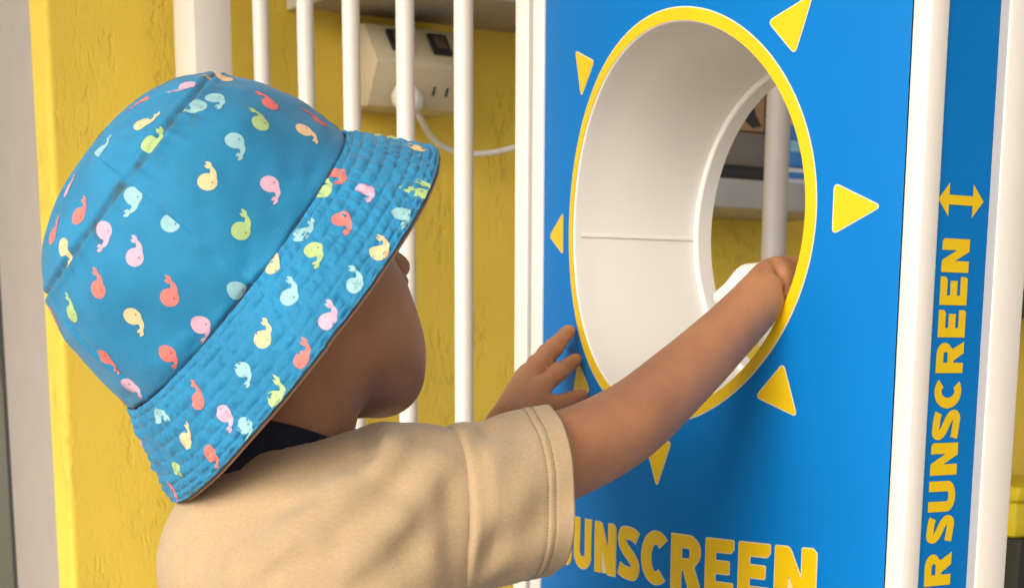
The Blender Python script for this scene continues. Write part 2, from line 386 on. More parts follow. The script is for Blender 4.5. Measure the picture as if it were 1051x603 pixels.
def offset_loop(loop, d):
    "push a counter-clockwise loop outwards by d"
    out = []; n = len(loop)
    for i in range(n):
        p, a, b = V(loop[i]), V(loop[i-1]), V(loop[(i+1) % n])
        e1, e2 = (p-a), (b-p)
        if e1.length < 1e-9 or e2.length < 1e-9: out.append(p); continue
        n1 = V((e1.y, -e1.x)).normalized(); n2 = V((e2.y, -e2.x)).normalized()
        m_ = n1 + n2
        if m_.length < .3: m_ = n1
        m_.normalize(); c = max(.5, m_.dot(n1))
        out.append(p + m_*(d/c))
    return out
def area(l): return sum(l[i-1][0]*l[i][1]-l[i][0]*l[i-1][1] for i in range(len(l)))/2
def decal(name, loops, mapf, m_, me_, parent, edge=.0008):
    "flat print: outer loop + holes, filled, with a pale edge beneath"
    loops = [[V((p[0], p[1])) for p in l] for l in loops]
    lo = []
    for i, l in enumerate(loops):
        if (area(l) > 0) != (i == 0): l = l[::-1]
        lo.append(l)
    def fill(ls, off, nm, mm, par):
        tris = tessellate_polygon([[V((p.x, p.y, 0)) for p in l] for l in ls])
        flat = [p for l in ls for p in l]
        vs_ = [mapf(p.x, p.y, off) for p in flat]
        return mobj(nm, vs_, tris, mm, par)
    o = fill(lo, .0006, name, m_, parent)
    if me_ is not None: fill([offset_loop(l, edge) for l in lo], .0003, 'pale_edge', me_, o)
    return o
front = lambda x, y, off: surf(x, y, off)
for j in range(8):
    a = j*math.pi/4; c, s = math.cos(a), math.sin(a)
    rb, rt, hb = .1485, .1775, .0135
    if j % 2 == 1: pass
    tri = [(rb, -hb-.0012), (rt+.002, 0), (rb, hb+.0012)]
    tri = [(r*c - h*s, ZH + r*s + h*c) for r, h in tri]
    decal('ray', [rounded(tri, .0035)], front, M_YEL, M_CREAM, panel)
# letters
def arc(cx, cy_, rx, ry, a0, a1, n=12): return [(cx+rx*math.cos(rad(a0+(a1-a0)*i/n)), cy_+ry*math.sin(rad(a0+(a1-a0)*i/n))) for i in range(n+1)]
def stroke(center, half, squash):
    "thick line along a centre line; squash = (hx, hy) half widths for horizontal and vertical strokes"
    L, R = [], []
    n = len(center)
    for i, p in enumerate(center):
        a, b = V(center[max(i-1, 0)]), V(center[min(i+1, n-1)]); t = (b-a).normalized(); nn = V((-t.y, t.x))
        off = V((nn.x*squash[0], nn.y*squash[1])); L.append(V(p)+off); R.append(V(p)-off)
    return L + R[::-1]
def glyph(ch, w_, h, t, b):
    "loops of a heavy capital in a box w_ x h; t = upright thickness, b = crossbar thickness"
    if ch == 'U': return [[(0, h), (0, h*.30)] + arc(w_/2, h*.30, w_/2, h*.30, 180, 360) + [(w_, h*.30), (w_, h), (w_-t, h), (w_-t, h*.32)] + arc(w_/2, h*.32, w_/2-t, h*.32-b, 0, -180) + [(t, h*.32), (t, h)]]
    if ch == 'N':
        k = t*1.12
        return [[(0, 0), (t, 0), (t, h*.52), (w_-k*.98, 0), (w_, 0), (w_, h*.93), (w_-t*.25, h), (w_-t, h), (w_-t, h*.46), (k*.98, h*.96), (k*.8, h), (0, h)]]
    if ch == 'E':
        m1 = (h-b)/2
        return [[(0, 0), (w_*.94, 0), (w_, b*.3), (w_, b), (t, b), (t, m1), (w_*.86, m1), (w_*.86, m1+b), (t, m1+b), (t, h-b), (w_*.90, h-b), (w_, h-b*.7), (w_, h), (0, h)]]
    if ch == 'R':
        yb = h*.40
        outer = [(0, 0), (t, 0), (t, yb-b*.15), (t+w_*.07, yb-b*.15), (w_-t*1.02, 0), (w_*1.04, 0), (w_*.80, yb+b*.05)] + arc(w_-t*1.15, (h+yb)/2+h*.01, t*1.15, (h-yb)/2-h*.01, -55, 90, 12) + [(0, h)]
        ix = w_-t*1.1
        return [outer, [(t, yb+b*.72), (t, h-b)] + arc(ix, (h-b+yb+b*.72)/2, max(w_-t-ix+.0, .001)+t*.05, (h-b-yb-b*.72)/2, 90, -90, 8)]
    if ch == 'C':
        cx = w_*.54
        c = [(cx+(w_*.54-t/2)*math.cos(rad(a)), h/2+(h/2-b/2)*math.sin(rad(a))) for a in range(46, 315, 10)]
        return [stroke(c, t/2, (t/2, b/2))]
    if ch == 'S':
        pts = [(w_*.93-t*.1, h*.80), (w_*.72, h-b*.60), (w_*.45, h-b*.5), (t*.62, h*.87), (t*.5, h*.72), (t*.9, h*.59), (w_*.5, h*.50), (w_-t*.9, h*.405), (w_-t*.5, h*.27), (w_-t*.68, h*.12), (w_*.52, b*.5), (w_*.27, b*.60), (w_*.06, h*.19)]
        c = [(p.x, p.y) for p in catmull([V((x, y, 0)) for x, y in pts], 4)]
        return [stroke(c, t/2, (t*.47, b*.50))]
HL = .0377; ZL0 = HCAM - .1632
spans = [('S', 571.5, 587.5), ('U', 589.7, 607.5), ('N', 611, 632.5), ('S', 635, 656.8), ('C', 659, 687), ('R', 689.7, 719.5), ('E', 725, 753.5), ('E', 759, 791), ('N', 796.5, 839)]
def u_panel(px, py):
    u = -.1
    for _ in range(30):
        q = u_at(px, py, -KC*u*u/2)[0]; u += (q-u)*.6
    return u
for ch, x0, x1 in spans:
    ua, ub_ = u_panel(x0, 560), u_panel(x1, 560); ww = ub_-ua
    loops = glyph(ch, ww, HL, ww*(.36 if ch not in 'N' else .34), HL*.225)
    if ch in 'EN': loops = [rounded(loops[0], .0011, 3)]
    decal('letter', [[(ua+p[0], ZL0+p[1]) for p in l] for l in loops], front, M_YEL, M_CREAM, panel, edge=.0007)
# frame: four corner posts, side panels, back, top, base
def vpost(nm, ua, ub_, n0, n1): return block(nm, Mc(ua, n0, .03), DU*(ub_-ua), DN*(n1-n0), Z*(ZT+.03-.03), M_WHITE, mach, bevel=.0022)
vpost('corner_post', UR+.0004, UC, -.0482, NP+.0015); vpost('corner_post', UCL, UL-.0004, -.0482, NP+.0015)
vpost('corner_post', UR-.012, UC, ND_, -.0992); vpost('corner_post', UCL, UL+.012, ND_, -.0992)
block('edge_trim', Mc(UC-.010, -.0990, .03), DU*.0085, DN*.0070, Z*1.53, mat('trim_pale_grey', (.62, .62, .66), rough=.4, var=.02), mach)
side = block('side_panel', Mc(UC-.006, -.0918, ZB), DU*.0045, DN*.0434, Z*1.49, M_BLUE, mach)
block('side_panel', Mc(UCL+.0015, -.0990, ZB), DU*.0045, DN*.0506, Z*1.49, M_BLUE, mach)
USF = UC - .0015
smap = lambda x, y, off: Mc(USF + off - .0002, x, y)
# side lettering reads upwards: letter height runs across (n), letter width runs up (z)
sp2 = [('R', 567.6, 600), ('S', 528, 556.5), ('U', 493, 524.5), ('N', 454, 487), ('S', 420, 451), ('C', 386.5, 418.7), ('R', 351.5, 382.5), ('E', 318, 346), ('E', 284, 313), ('N', 245, 279.5)]
n_t = n_at(967, 250, USF)[0]; n_b = n_at(995, 250, USF)[0]; hs2 = n_t - n_b
xl = lambda y: 967 - .0465*(y-250)
for ch, y0, y1 in sp2:
    z1 = n_at(xl(y0)+14, y0, USF)[1]; z0 = n_at(xl(y1)+14, y1, USF)[1]; ww = z1-z0
    loops = glyph(ch, ww, hs2, ww*.34, hs2*.26)
    # glyph (x right, y up) -> (n, z): reading direction is +z, letter tops point to +n
    decal('letter', [[(n_b + p[1], z0 + p[0]) for p in l] for l in loops], smap, M_YEL, None, side)
aL, zA = n_at(962.5, 204, USF); aR = n_at(1009, 206, USF)[0]; hA = .0098; hb2 = .0028; hl = (aL-aR)*.24
decal('arrow', [[(aL, zA), (aL-hl, zA+hA), (aL-hl, zA+hb2), (aR+hl, zA+hb2), (aR+hl, zA+hA), (aR, zA), (aR+hl, zA-hA), (aR+hl, zA-hb2), (aL-hl, zA-hb2), (aL-hl, zA-hA)]], smap, M_YEL, None, side)
# back panel with its own round opening (polar grid again), top and base
NBK = -.1290; RBK = .1105
vsp, fsp = [], []
for a in angs:
    c, s = math.cos(a), math.sin(a)
    R1 = rect_r(a)*1.0
    for j in range(nr+1):
        r = RBK + (R1-RBK)*(j/nr)**1.6
        vsp.append(Mc(r*c, NBK, ZH + r*s))
for i in range(N_):
    for j in range(nr):
        a = i*(nr+1)+j; b = ((i+1) % N_)*(nr+1)+j; fsp.append((b, b+1, a+1, a))
mobj('back_panel', vsp, fsp, M_WHITE2, mach)
block('base', Mc(UCL-.02, ND_-.02, 0), DU*(UC-UCL+.04), DN*(.16), Z*.029, M_WHITE, mach, bevel=.004)
block('top_cap', Mc(UCL-.004, ND_-.006, ZT+.031), DU*(UC-UCL+.008), DN*.13, Z*.02, M_WHITE, mach, bevel=.004)
# the tube: rounded white lip, wall, rear rim
prof_t = [(RI+.0004, .0002), (RI-.0004, .0001), (RI-.0009, -.0006), (RI-.0012, -.002), (RI-.0016, -.008), (.1225, -.03), (.1185, -.06), (.1165, -.09), (.1145, -.1215)]
na2 = 200; vs_, fs = [], []
for i in range(na2):
    a = 2*math.pi*i/na2; c, s = math.cos(a), math.sin(a)
    nb_ = -KC*(RI*c)**2/2
    for j, (r, n) in enumerate(prof_t):
        f_ = max(0, 1 - max(0, -n)/.1215)
        vs_.append(Mc(r*c, nb_*f_ + n, ZH + r*s))
npf = len(prof_t)
for i in range(na2):
    for j in range(npf-1):
        a = i*npf+j; b = ((i+1) % na2)*npf+j; fs.append((a, b, b+1, a+1))
tb_ = mobj('opening_tube', vs_, fs, M_WHITE2, mach, smooth=True)
# rear rim ring
vs_, fs = [], []
rp = [(.1146, -.1185), (.1141, -.1180), (.1108, -.1185), (.1102, -.1195), (.1102, -.132), (.1150, -.132)]
for i in range(na2):
    a = 2*math.pi*i/na2
    for r, n in rp: vs_.append(Mc(r*math.cos(a), n, ZH + r*math.sin(a)))
k = len(rp)
for i in range(na2):
    for j in range(k-1):
        a = i*k+j; b = ((i+1) % na2)*k+j; fs.append((a, b, b+1, a+1))
mobj('rear_rim', vs_, fs, M_WHITE2, tb_, smooth=False)
# seam of the tube: a slim raised lip with its shadow gap, along the left side
for (sa, wd) in ((180.0, 1),):
    a = rad(sa)
    vs_, fs = [], []
    for j, t in enumerate(np.linspace(0, 1, 14)):
        n = -.006 - t*.1125; r = float(np.interp(-n, [-x[1] for x in prof_t[3:]], [x[0] for x in prof_t[3:]])) - .0002
        nb_ = -KC*RI**2/2*max(0, 1+n/.1215)
        for (dr, dz) in ((.0004, .0022), (-.0010, .0016), (-.0012, -.0004), (.0006, -.0005)):
            vs_.append(Mc((r+dr)*math.cos(a), nb_+n, ZH - .003 + dz))
    for j in range(13):
        for q in range(3): fs.append((j*4+q, j*4+q+1, j*4+4+q+1, j*4+4+q))
    mobj('tube_seam', vs_, fs, M_WHITE2, tb_)
#PERSON
# ------------------------------------------------------------------ signed-distance modelling for body and cloth
class Field:
    def __init__(self, lo, hi, h):
        self.lo = np.array(lo, np.float32); self.h = h
        self.n = np.ceil((np.array(hi) - np.array(lo))/h).astype(int) + 1
        self.F = np.full(self.n, .2, np.float32)
    def sub(self, lo, hi):
        a = np.clip(np.floor((np.array(lo) - self.lo)/self.h).astype(int), 0, self.n - 1)
        b = np.clip(np.ceil((np.array(hi) - self.lo)/self.h).astype(int) + 1, 1, self.n)
        sl_ = tuple(slice(int(i), int(j)) for i, j in zip(a, b))
        ax = [self.lo[k] + self.h*np.arange(a[k], b[k], dtype=np.float32) for k in range(3)]
        return sl_, ax[0][:, None, None], ax[1][None, :, None], ax[2][None, None, :]
    def merge(self, sl_, d, k, mode):
        A = self.F[sl_]
        if mode == 'cut': A, d = -A, d
        k = max(k, 1e-5); hh_ = np.clip(.5 + .5*(d - A)/k, 0, 1)
        o = d*(1 - hh_) + A*hh_ - k*hh_*(1 - hh_)
        self.F[sl_] = -o if mode == 'cut' else o
    def cone(self, a, b, r0, r1, k=.01, mode='add'):
        a, b = np.array(a, np.float32), np.array(b, np.float32); m_ = max(r0, r1) + 2*k + 3*self.h
        sl_, x, y, z = self.sub(np.minimum(a, b) - m_, np.maximum(a, b) + m_)
        ab = b - a; L = float(ab @ ab) + 1e-12
        t = np.clip(((x - a[0])*ab[0] + (y - a[1])*ab[1] + (z - a[2])*ab[2])/L, 0, 1)
        d = np.sqrt((x - a[0] - t*ab[0])**2 + (y - a[1] - t*ab[1])**2 + (z - a[2] - t*ab[2])**2) - (r0 + (r1 - r0)*t)
        self.merge(sl_, d.astype(np.float32), k, mode)
    def ell(self, c, axes, radii, k=.01, mode='add', half=0.):
        "ellipsoid in its own axes; half stretches it along the third axis into a column"
        c = np.array(c, np.float32); A = np.array([np.array(q, np.float32) for q in axes])
        ext = np.abs(A[0])*radii[0] + np.abs(A[1])*radii[1] + np.abs(A[2])*(radii[2] + half)
        m_ = 2*k + 3*self.h
        sl_, x, y, z = self.sub(c - ext - m_, c + ext + m_)
        X, Y, Zz = x - c[0], y - c[1], z - c[2]
        q = [X*A[i][0] + Y*A[i][1] + Zz*A[i][2] for i in range(3)]
        if half: q[2] = np.sign(q[2])*np.maximum(np.abs(q[2]) - half, 0)
        k0 = np.sqrt(sum((q[i]/radii[i])**2 for i in range(3))) + 1e-6
        k1 = np.sqrt(sum((q[i]/radii[i]**2)**2 for i in range(3))) + 1e-6
        d = np.where(k0 < .05, -min(radii), k0*(k0 - 1)/k1)
        self.merge(sl_, d.astype(np.float32), k, mode)
    def crease(self, pts, amp, wid):
        "raise (amp > 0) or sink the surface along a line"
        for a, b in zip(pts[:-1], pts[1:]):
            a, b = np.array(a, np.float32), np.array(b, np.float32); m_ = wid*2.6
            sl_, x, y, z = self.sub(np.minimum(a, b) - m_, np.maximum(a, b) + m_)
            ab = b - a; L = float(ab @ ab) + 1e-12
            tt = ((x - a[0])*ab[0] + (y - a[1])*ab[1] + (z - a[2])*ab[2])/L
            t = np.clip(tt, 0, 1)
            d2 = (x - a[0] - t*ab[0])**2 + (y - a[1] - t*ab[1])**2 + (z - a[2] - t*ab[2])**2
            self.F[sl_] -= (amp*np.exp(-d2/(wid*wid))).astype(np.float32)
    def mesh(self):
        F, h = self.F, self.h; s = F < 0
        nx, ny, nz = F.shape
        cnt = np.zeros((nx-1, ny-1, nz-1), np.int8)
        offs = [(i, j, k) for i in (0, 1) for j in (0, 1) for k in (0, 1)]
        for i, j, k in offs: cnt += s[i:nx-1+i, j:ny-1+j, k:nz-1+k]
        ci = np.argwhere((cnt > 0) & (cnt < 8))
        idx = np.full(cnt.shape, -1, np.int32); idx[ci[:, 0], ci[:, 1], ci[:, 2]] = np.arange(len(ci))
        vals = np.stack([F[ci[:, 0]+i, ci[:, 1]+j, ci[:, 2]+k] for i, j, k in offs], 1)
        acc = np.zeros((len(ci), 3), np.float32); num = np.zeros(len(ci), np.float32)
        for a in range(8):
            for b in range(a+1, 8):
                oa, ob = np.array(offs[a]), np.array(offs[b])
                if np.abs(oa - ob).sum() != 1: continue
                va, vb = vals[:, a], vals[:, b]; m_ = (va < 0) != (vb < 0)
                t = np.where(m_, va/(va - vb + 1e-20), 0)[:, None]
                acc += np.where(m_[:, None], oa + t*(ob - oa), 0); num += m_
        vts = self.lo + h*(ci + acc/num[:, None])
        quads = []
        for ax in range(3):
            o1, o2 = [(1, 2), (2, 0), (0, 1)][ax]
            sa = [slice(None)]*3; sb = [slice(None)]*3; sa[ax] = slice(0, -1); sb[ax] = slice(1, None)
            A, B = s[tuple(sa)], s[tuple(sb)]
            e = np.argwhere(A != B); ins = A[e[:, 0], e[:, 1], e[:, 2]]
            ok = (e[:, o1] > 0) & (e[:, o2] > 0) & (e[:, o1] < F.shape[o1]-1) & (e[:, o2] < F.shape[o2]-1)
            e, ins = e[ok], ins[ok]
            d1 = np.zeros(3, int); d1[o1] = 1; d2 = np.zeros(3, int); d2[o2] = 1
            g_ = lambda c: idx[c[:, 0], c[:, 1], c[:, 2]]
            q = np.stack([g_(e-d1-d2), g_(e-d2), g_(e), g_(e-d1)], 1)
            q[~ins] = q[~ins][:, ::-1]; quads.append(q)
        return vts, np.concatenate(quads)
def n3(v): return np.array(v, np.float32)
FW, RT = DI.copy(), DU.copy()          # the child faces the machine; RT is the child's right
T0 = P(322, 600, 1.0)                  # middle of the chest
child_base = V((T0.x, T0.y, 0))
person = empty('person', child_base, 'small child in a tan t-shirt reaching one bare arm into the round opening', 'person')
# ---- pose
HD = rad(20)
FH = V((.72, .69, 0)).normalized(); RH = V((FH.y, -FH.x, 0))      # the head is turned a little further than the trunk
fh = (FH*math.cos(HD) + Z*math.sin(HD)).normalized(); uh = RH.cross(fh).normalized()
HC = P(256, 275, 1.0); HS = .96
def Hd(f, r, u): return HC + (fh*f + RH*r + uh*u)*HS
sh_r, el_r, wr_r = P(470, 494, .972), P(643, 432, 1.035), P(795, 290, 1.142)
sh_l = T0 - RT*.085 + FW*.02 + Z*.055
wr_l = P(521, 440, 1.235); el_l = P(455, 585, 1.14)
nk0, nk1 = P(282, 492, .995), P(302, 396, 1.0)
def on_panel(p, r):
    "keep a finger outside the bowed panel"
    u, n, z = un(p); lim = -KC*u*u/2 + r + .0015
    if math.hypot(u, z-ZH) < RI-.004: return p
    return p + DN*(lim - n) if n < lim else p
B = Field((-.40, .72, -.004), (.42, 1.50, 1.10), .0021)
AX = [n3(fh), n3(RH), n3(uh)]
# head
B.ell(Hd(-.012, 0, .004), AX, (.076, .068, .068), .01)
B.ell(Hd(.034, 0, -.040), AX, (.052, .056, .062), .03)
for s_ in (-1, 1):
    B.ell(Hd(.044, s_*.026, -.046), AX, (.034, .030, .034), .02)
    B.ell(Hd(.051, s_*.025, -.076), AX, (.030, .027, .025), .022)
    B.cone(Hd(.02, s_*.046, -.06), Hd(.062, s_*.016, -.092), .018, .015, .02)
    B.ell(Hd(-.024, s_*.070, .004), AX, (.016, .007, .025), .006)
    B.ell(Hd(-.010, s_*.077, .006), AX, (.008, .006, .012), .003, 'cut')
B.cone(Hd(.066, -.012, -.092), Hd(.066, .012, -.092), .016, .016, .02)
B.ell(Hd(.058, 0, .008), AX, (.022, .046, .026), .02)
B.cone(Hd(.084, 0, -.006), Hd(.110, 0, -.035), .007, .0074, .014)
for s_ in (-1, 1): B.ell(Hd(.100, s_*.009, -.042), AX, (.006, .006, .005), .006)
B.ell(Hd(.085, 0, -.062), AX, (.010, .019, .006), .008)
B.ell(Hd(.083, 0, -.073), AX, (.010, .016, .006), .008)
B.ell(Hd(.096, 0, -.0675), AX, (.006, .020, .0016), .002, 'cut')
for s_ in (-1, 1): B.ell(Hd(.088, s_*.030, -.004), AX, (.012, .015, .010), .010, 'cut')
# neck and trunk
B.cone(nk0, nk1, .038, .039, .012)
TA = [n3(FW), n3(RT), n3(Z)]
B.ell(T0 + Z*-.14, TA, (.056, .085, .05), .03, half=.12)
B.cone(T0 + Z*.01 + RT*.02, sh_r, .03, .026, .02); B.cone(T0 + Z*.01 - RT*.03, sh_l, .03, .026, .02)
# right arm
def chain(Fd, pts, rr, k=.002, sub=14):
    "smooth tapering limb through the points"
    c = catmull(pts, sub); r_ = np.interp(np.arange(len(c))/sub, np.arange(len(rr)), rr)
    for i in range(len(c)-1): Fd.cone(c[i], c[i+1], r_[i], r_[i+1], k)
chain(B, [sh_r, P(560, 474, 1.0), P(638, 438, 1.035), P(698, 388, 1.075), P(752, 336, 1.112), wr_r], [.0270, .0252, .0231, .0203, .0174, .0158])
# right hand inside the tube: relaxed, slightly curled
hr = [P(795, 292, 1.142), P(838, 299, 1.168), P(862, 304, 1.19)]
ha = (hr[1]-hr[0]).normalized(); hb_ = (Z*.55 + V((0, 0, 0)) - ha*ha.z*.55).normalized(); hc = ha.cross(hb_)
for i, o in enumerate((-.021, -.007, .007, .020)):
    kn = hr[0] + ha*.050 + hb_*o*.85
    B.cone(hr[0] + hb_*o*.22, kn, .0125, .0092, .004)
    L1 = (.026, .030, .028, .022)[i]
    p1 = kn + (ha*.9 + hc*.35).normalized()*L1*.62; p2 = p1 + (ha*.55 + hc*.8).normalized()*L1*.45; p3 = p2 + (ha*.1 + hc).normalized()*L1*.35
    B.cone(kn, p1, .0072, .0066, .002); B.cone(p1, p2, .0066, .006, .002); B.cone(p2, p3, .006, .0052, .002)
tb0 = hr[0] + ha*.012 + hb_*.004; t1 = tb0 + (ha*.8 + hb_*.1 + hc*.7).normalized()*.024; t2 = t1 + (ha*.9 + hc*.4).normalized()*.02
B.cone(tb0, t1, .0105, .0082, .004); B.cone(t1, t2, .0082, .0062, .002)
B.crease([P(789, 262, 1.136), P(799, 280, 1.126), P(803, 300, 1.126), P(803, 320, 1.132)], -.0022, .0032)
B.crease([P(783, 272, 1.128), P(791, 290, 1.122)], -.0009, .003)
# left arm and hand on the panel's edge
B.cone(sh_l, el_l, .0285, .0240, .012); B.cone(el_l, wr_l, .0240, .0172, .012)
pal = [((547, 383, 1.284), (569, 356, 1.302), (590, 340, 1.320)), ((555, 398, 1.268), (574, 381, 1.288), (591, 369, 1.310)),
       ((542, 383, 1.298), (560, 362, 1.314), (576, 353, 1.329)), ((537, 388, 1.308), (549, 372, 1.320), (561, 364, 1.336))]
for i, (a, b, c) in enumerate(pal):
    r = (.0064, .0061, .0058, .0053)[i]
    a, b, c = [on_panel(P(*q), r) for q in (a, b, c)]
    B.cone(wr_l.lerp(a, .12), a, .0140, .0080, .004)
    B.cone(a, b, r*1.18, r*1.04, .0012); B.cone(b, c, r*1.04, r*.84, .0010); B.cone(b, b, r*1.12, r*1.12, .002)
a, b, c = [on_panel(P(*q), .006) for q in ((545, 420, 1.250), (572, 416, 1.274), (596, 407, 1.298))]
B.cone(wr_l.lerp(a, .3), a, .013, .0105, .008); B.cone(a, b, .0100, .0078, .003); B.cone(b, c, .0078, .0060, .002)
# legs
for s_ in (-1, 1):
    hip = child_base + RT*.045*s_ + Z*.46; kne = child_base + RT*.050*s_ + FW*.012 + Z*.255; ank = child_base + RT*.050*s_ - FW*.008 + Z*.055
    B.cone(hip, kne, .055, .036, .02); B.cone(kne, ank, .037, .023, .015); B.ell(kne*.65 + ank*.35 - FW*.012, TA, (.026, .028, .05), .02)
    B.cone(ank - FW*.01 - Z*.022, ank + FW*.085 - Z*.034, .020, .014, .02)
vb, qb = B.mesh(); del B
body = npobj('body', vb, qb, M_SKIN, person)
# eyes, hair
M_EYE = mat('eye_white', (.75, .73, .70), rough=.15, var=.02); M_IRIS = mat('dark_iris', (.02, .012, .008), rough=.1)
def ellipsoid(name, c, axes, radii, m_, parent, nu=28, nv=16, t0=0., t1=math.pi):
    vs_, fs = [], []
    for j in range(nv+1):
        t = t0 + (t1-t0)*j/nv
        for i in range(nu):
            a = 2*math.pi*i/nu
            vs_.append(c + axes[0]*radii[0]*math.sin(t)*math.cos(a) + axes[1]*radii[1]*math.sin(t)*math.sin(a) + axes[2]*radii[2]*math.cos(t))
    for j in range(nv):
        for i in range(nu): fs.append((j*nu+i, (j+1)*nu+i, (j+1)*nu+(i+1) % nu, j*nu+(i+1) % nu))
    return mobj(name, vs_, fs, m_, parent, smooth=True)
for s_ in (-1, 1):
    c = Hd(.0755, s_*.030, -.004)
    e = ellipsoid('eye', c, (RH, uh, fh), (.0105, .0085, .0105), M_EYE, person)
    ellipsoid('iris', c + fh*.0075, (RH, uh, fh), (.0052, .0052, .0042), M_IRIS, e, 20, 10)
ellipsoid('hair', Hd(-.014, 0, .004), (RH, fh, (uh - fh*.55).normalized()), (.0705, .0775, .0715), M_HAIR, person, 40, 18, 0, 1.55)
# ---- t-shirt
def cloth(name, col, var=.06):
    "plain jersey: slubs along the thread, soft fading, fine weave relief"
    m_ = mat(name, col, rough=.88, var=var, scale=14, sheen=.25, spec=.2)
    n = m_.node_tree; b = n.nodes['Principled BSDF']; tc = n.nodes.new('ShaderNodeTexCoord')
    mp = n.nodes.new('ShaderNodeMapping'); mp.inputs['Scale'].default_value = (1, 1, 3.4); n.links.new(tc.outputs['Object'], mp.inputs['Vector'])
    a = n.nodes.new('ShaderNodeTexNoise'); a.inputs['Scale'].default_value = 380; a.inputs['Detail'].default_value = 3
    c = n.nodes.new('ShaderNodeTexNoise'); c.inputs['Scale'].default_value = 1400; c.inputs['Detail'].default_value = 2
    n.links.new(mp.outputs[0], a.inputs['Vector']); n.links.new(tc.outputs['Object'], c.inputs['Vector'])
    ad = n.nodes.new('ShaderNodeMath'); ad.operation = 'ADD'; n.links.new(a.outputs['Fac'], ad.inputs[0]); n.links.new(c.outputs['Fac'], ad.inputs[1])
    bp = n.nodes.new('ShaderNodeBump'); bp.inputs['Strength'].default_value = .32; bp.inputs['Distance'].default_value = .0007
    n.links.new(ad.outputs[0], bp.inputs['Height']); n.links.new(bp.outputs['Normal'], b.inputs['Normal'])
    # slubs tint the colour a little
    rp_ = [q for q in n.nodes if q.type == 'VALTORGB'][0]
    mr = n.nodes.new('ShaderNodeMapRange'); mr.inputs['From Min'].default_value = .35; mr.inputs['From Max'].default_value = .7; mr.inputs['To Min'].default_value = .93; mr.inputs['To Max'].default_value = 1.06
    n.links.new(a.outputs['Fac'], mr.inputs['Value'])
    mm = n.nodes.new('ShaderNodeVectorMath'); mm.operation = 'SCALE'
    n.links.new(rp_.outputs['Color'], mm.inputs[0]); n.links.new(mr.outputs[0], mm.inputs['Scale']); n.links.new(mm.outputs[0], b.inputs['Base Color'])
    return m_
M_TAN = cloth('tan_jersey', (.44, .31, .178))
S = Field((-.36, .78, .46), (.14, 1.26, .97), .002)
S.ell(T0 + Z*-.13, TA, (.074, .104, .075), .02, half=.142)
S.cone(P(388, 532, .995), P(436, 526, .972), .043, .0485, .03)
S.cone(T0 + Z*.02 - RT*.03, sh_l, .045, .045, .03)
S.cone(P(300, 538, 1.0), P(380, 530, 1.0), .040, .042, .03)
S.cone(P(235, 585, .99), P(300, 570, .99), .035, .045, .03)
# folds, laid on the cloth where the line of sight meets it
def on_cloth(px, py):
    prev = None
    for d in np.arange(.84, 1.08, .0015):
        q = (n3(P(px, py, float(d))) - S.lo)/S.h; i = np.round(q).astype(int)
        if (i < 0).any() or (i >= S.n).any(): continue
        if S.F[tuple(i)] < 0: return P(px, py, float(d))
    return P(px, py, .95)
for amp, wid, pts in ((-.0042, .016, ((352, 472), (312, 494), (268, 528), (225, 560))), (.0030, .015, ((392, 462), (345, 508), (296, 556), (262, 600))),
                      (-.0050, .0065, ((380, 440), (383, 450), (376, 464), (362, 478))), (.0030, .009, ((404, 440), (404, 455), (394, 478))),
                      (-.0030, .009, ((446, 450), (402, 500), (345, 548))), (.0026, .009, ((458, 474), (412, 530), (362, 580))), (-.0030, .010, ((460, 520), (418, 566), (372, 602))),
                      (-.0013, .008, ((455, 440), (460, 500), (462, 560), (463, 602))), (.0010, .009, ((438, 470), (442, 540), (440, 600))),
                      (-.0032, .012, ((212, 535), (200, 570), (196, 603))), (.0025, .011, ((245, 560), (238, 590), (238, 603))), (-.0022, .007, ((330, 510), (292, 520), (240, 526))), (-.0020, .006, ((310, 570), (280, 588), (262, 603)))):
    S.crease([on_cloth(*q) for q in pts], amp*.75, wid*.9)
# neck opening
S.cone(P(308, 474, .995), P(308, 400, .995), .0465, .052, .003, 'cut')
S.cone(P(330, 440, 1.01), P(340, 380, 1.02), .030, .040, .004, 'cut')
vs2, qs2 = S.mesh(); del S
shirt = npobj('t_shirt', vs2, qs2, M_TAN, person)
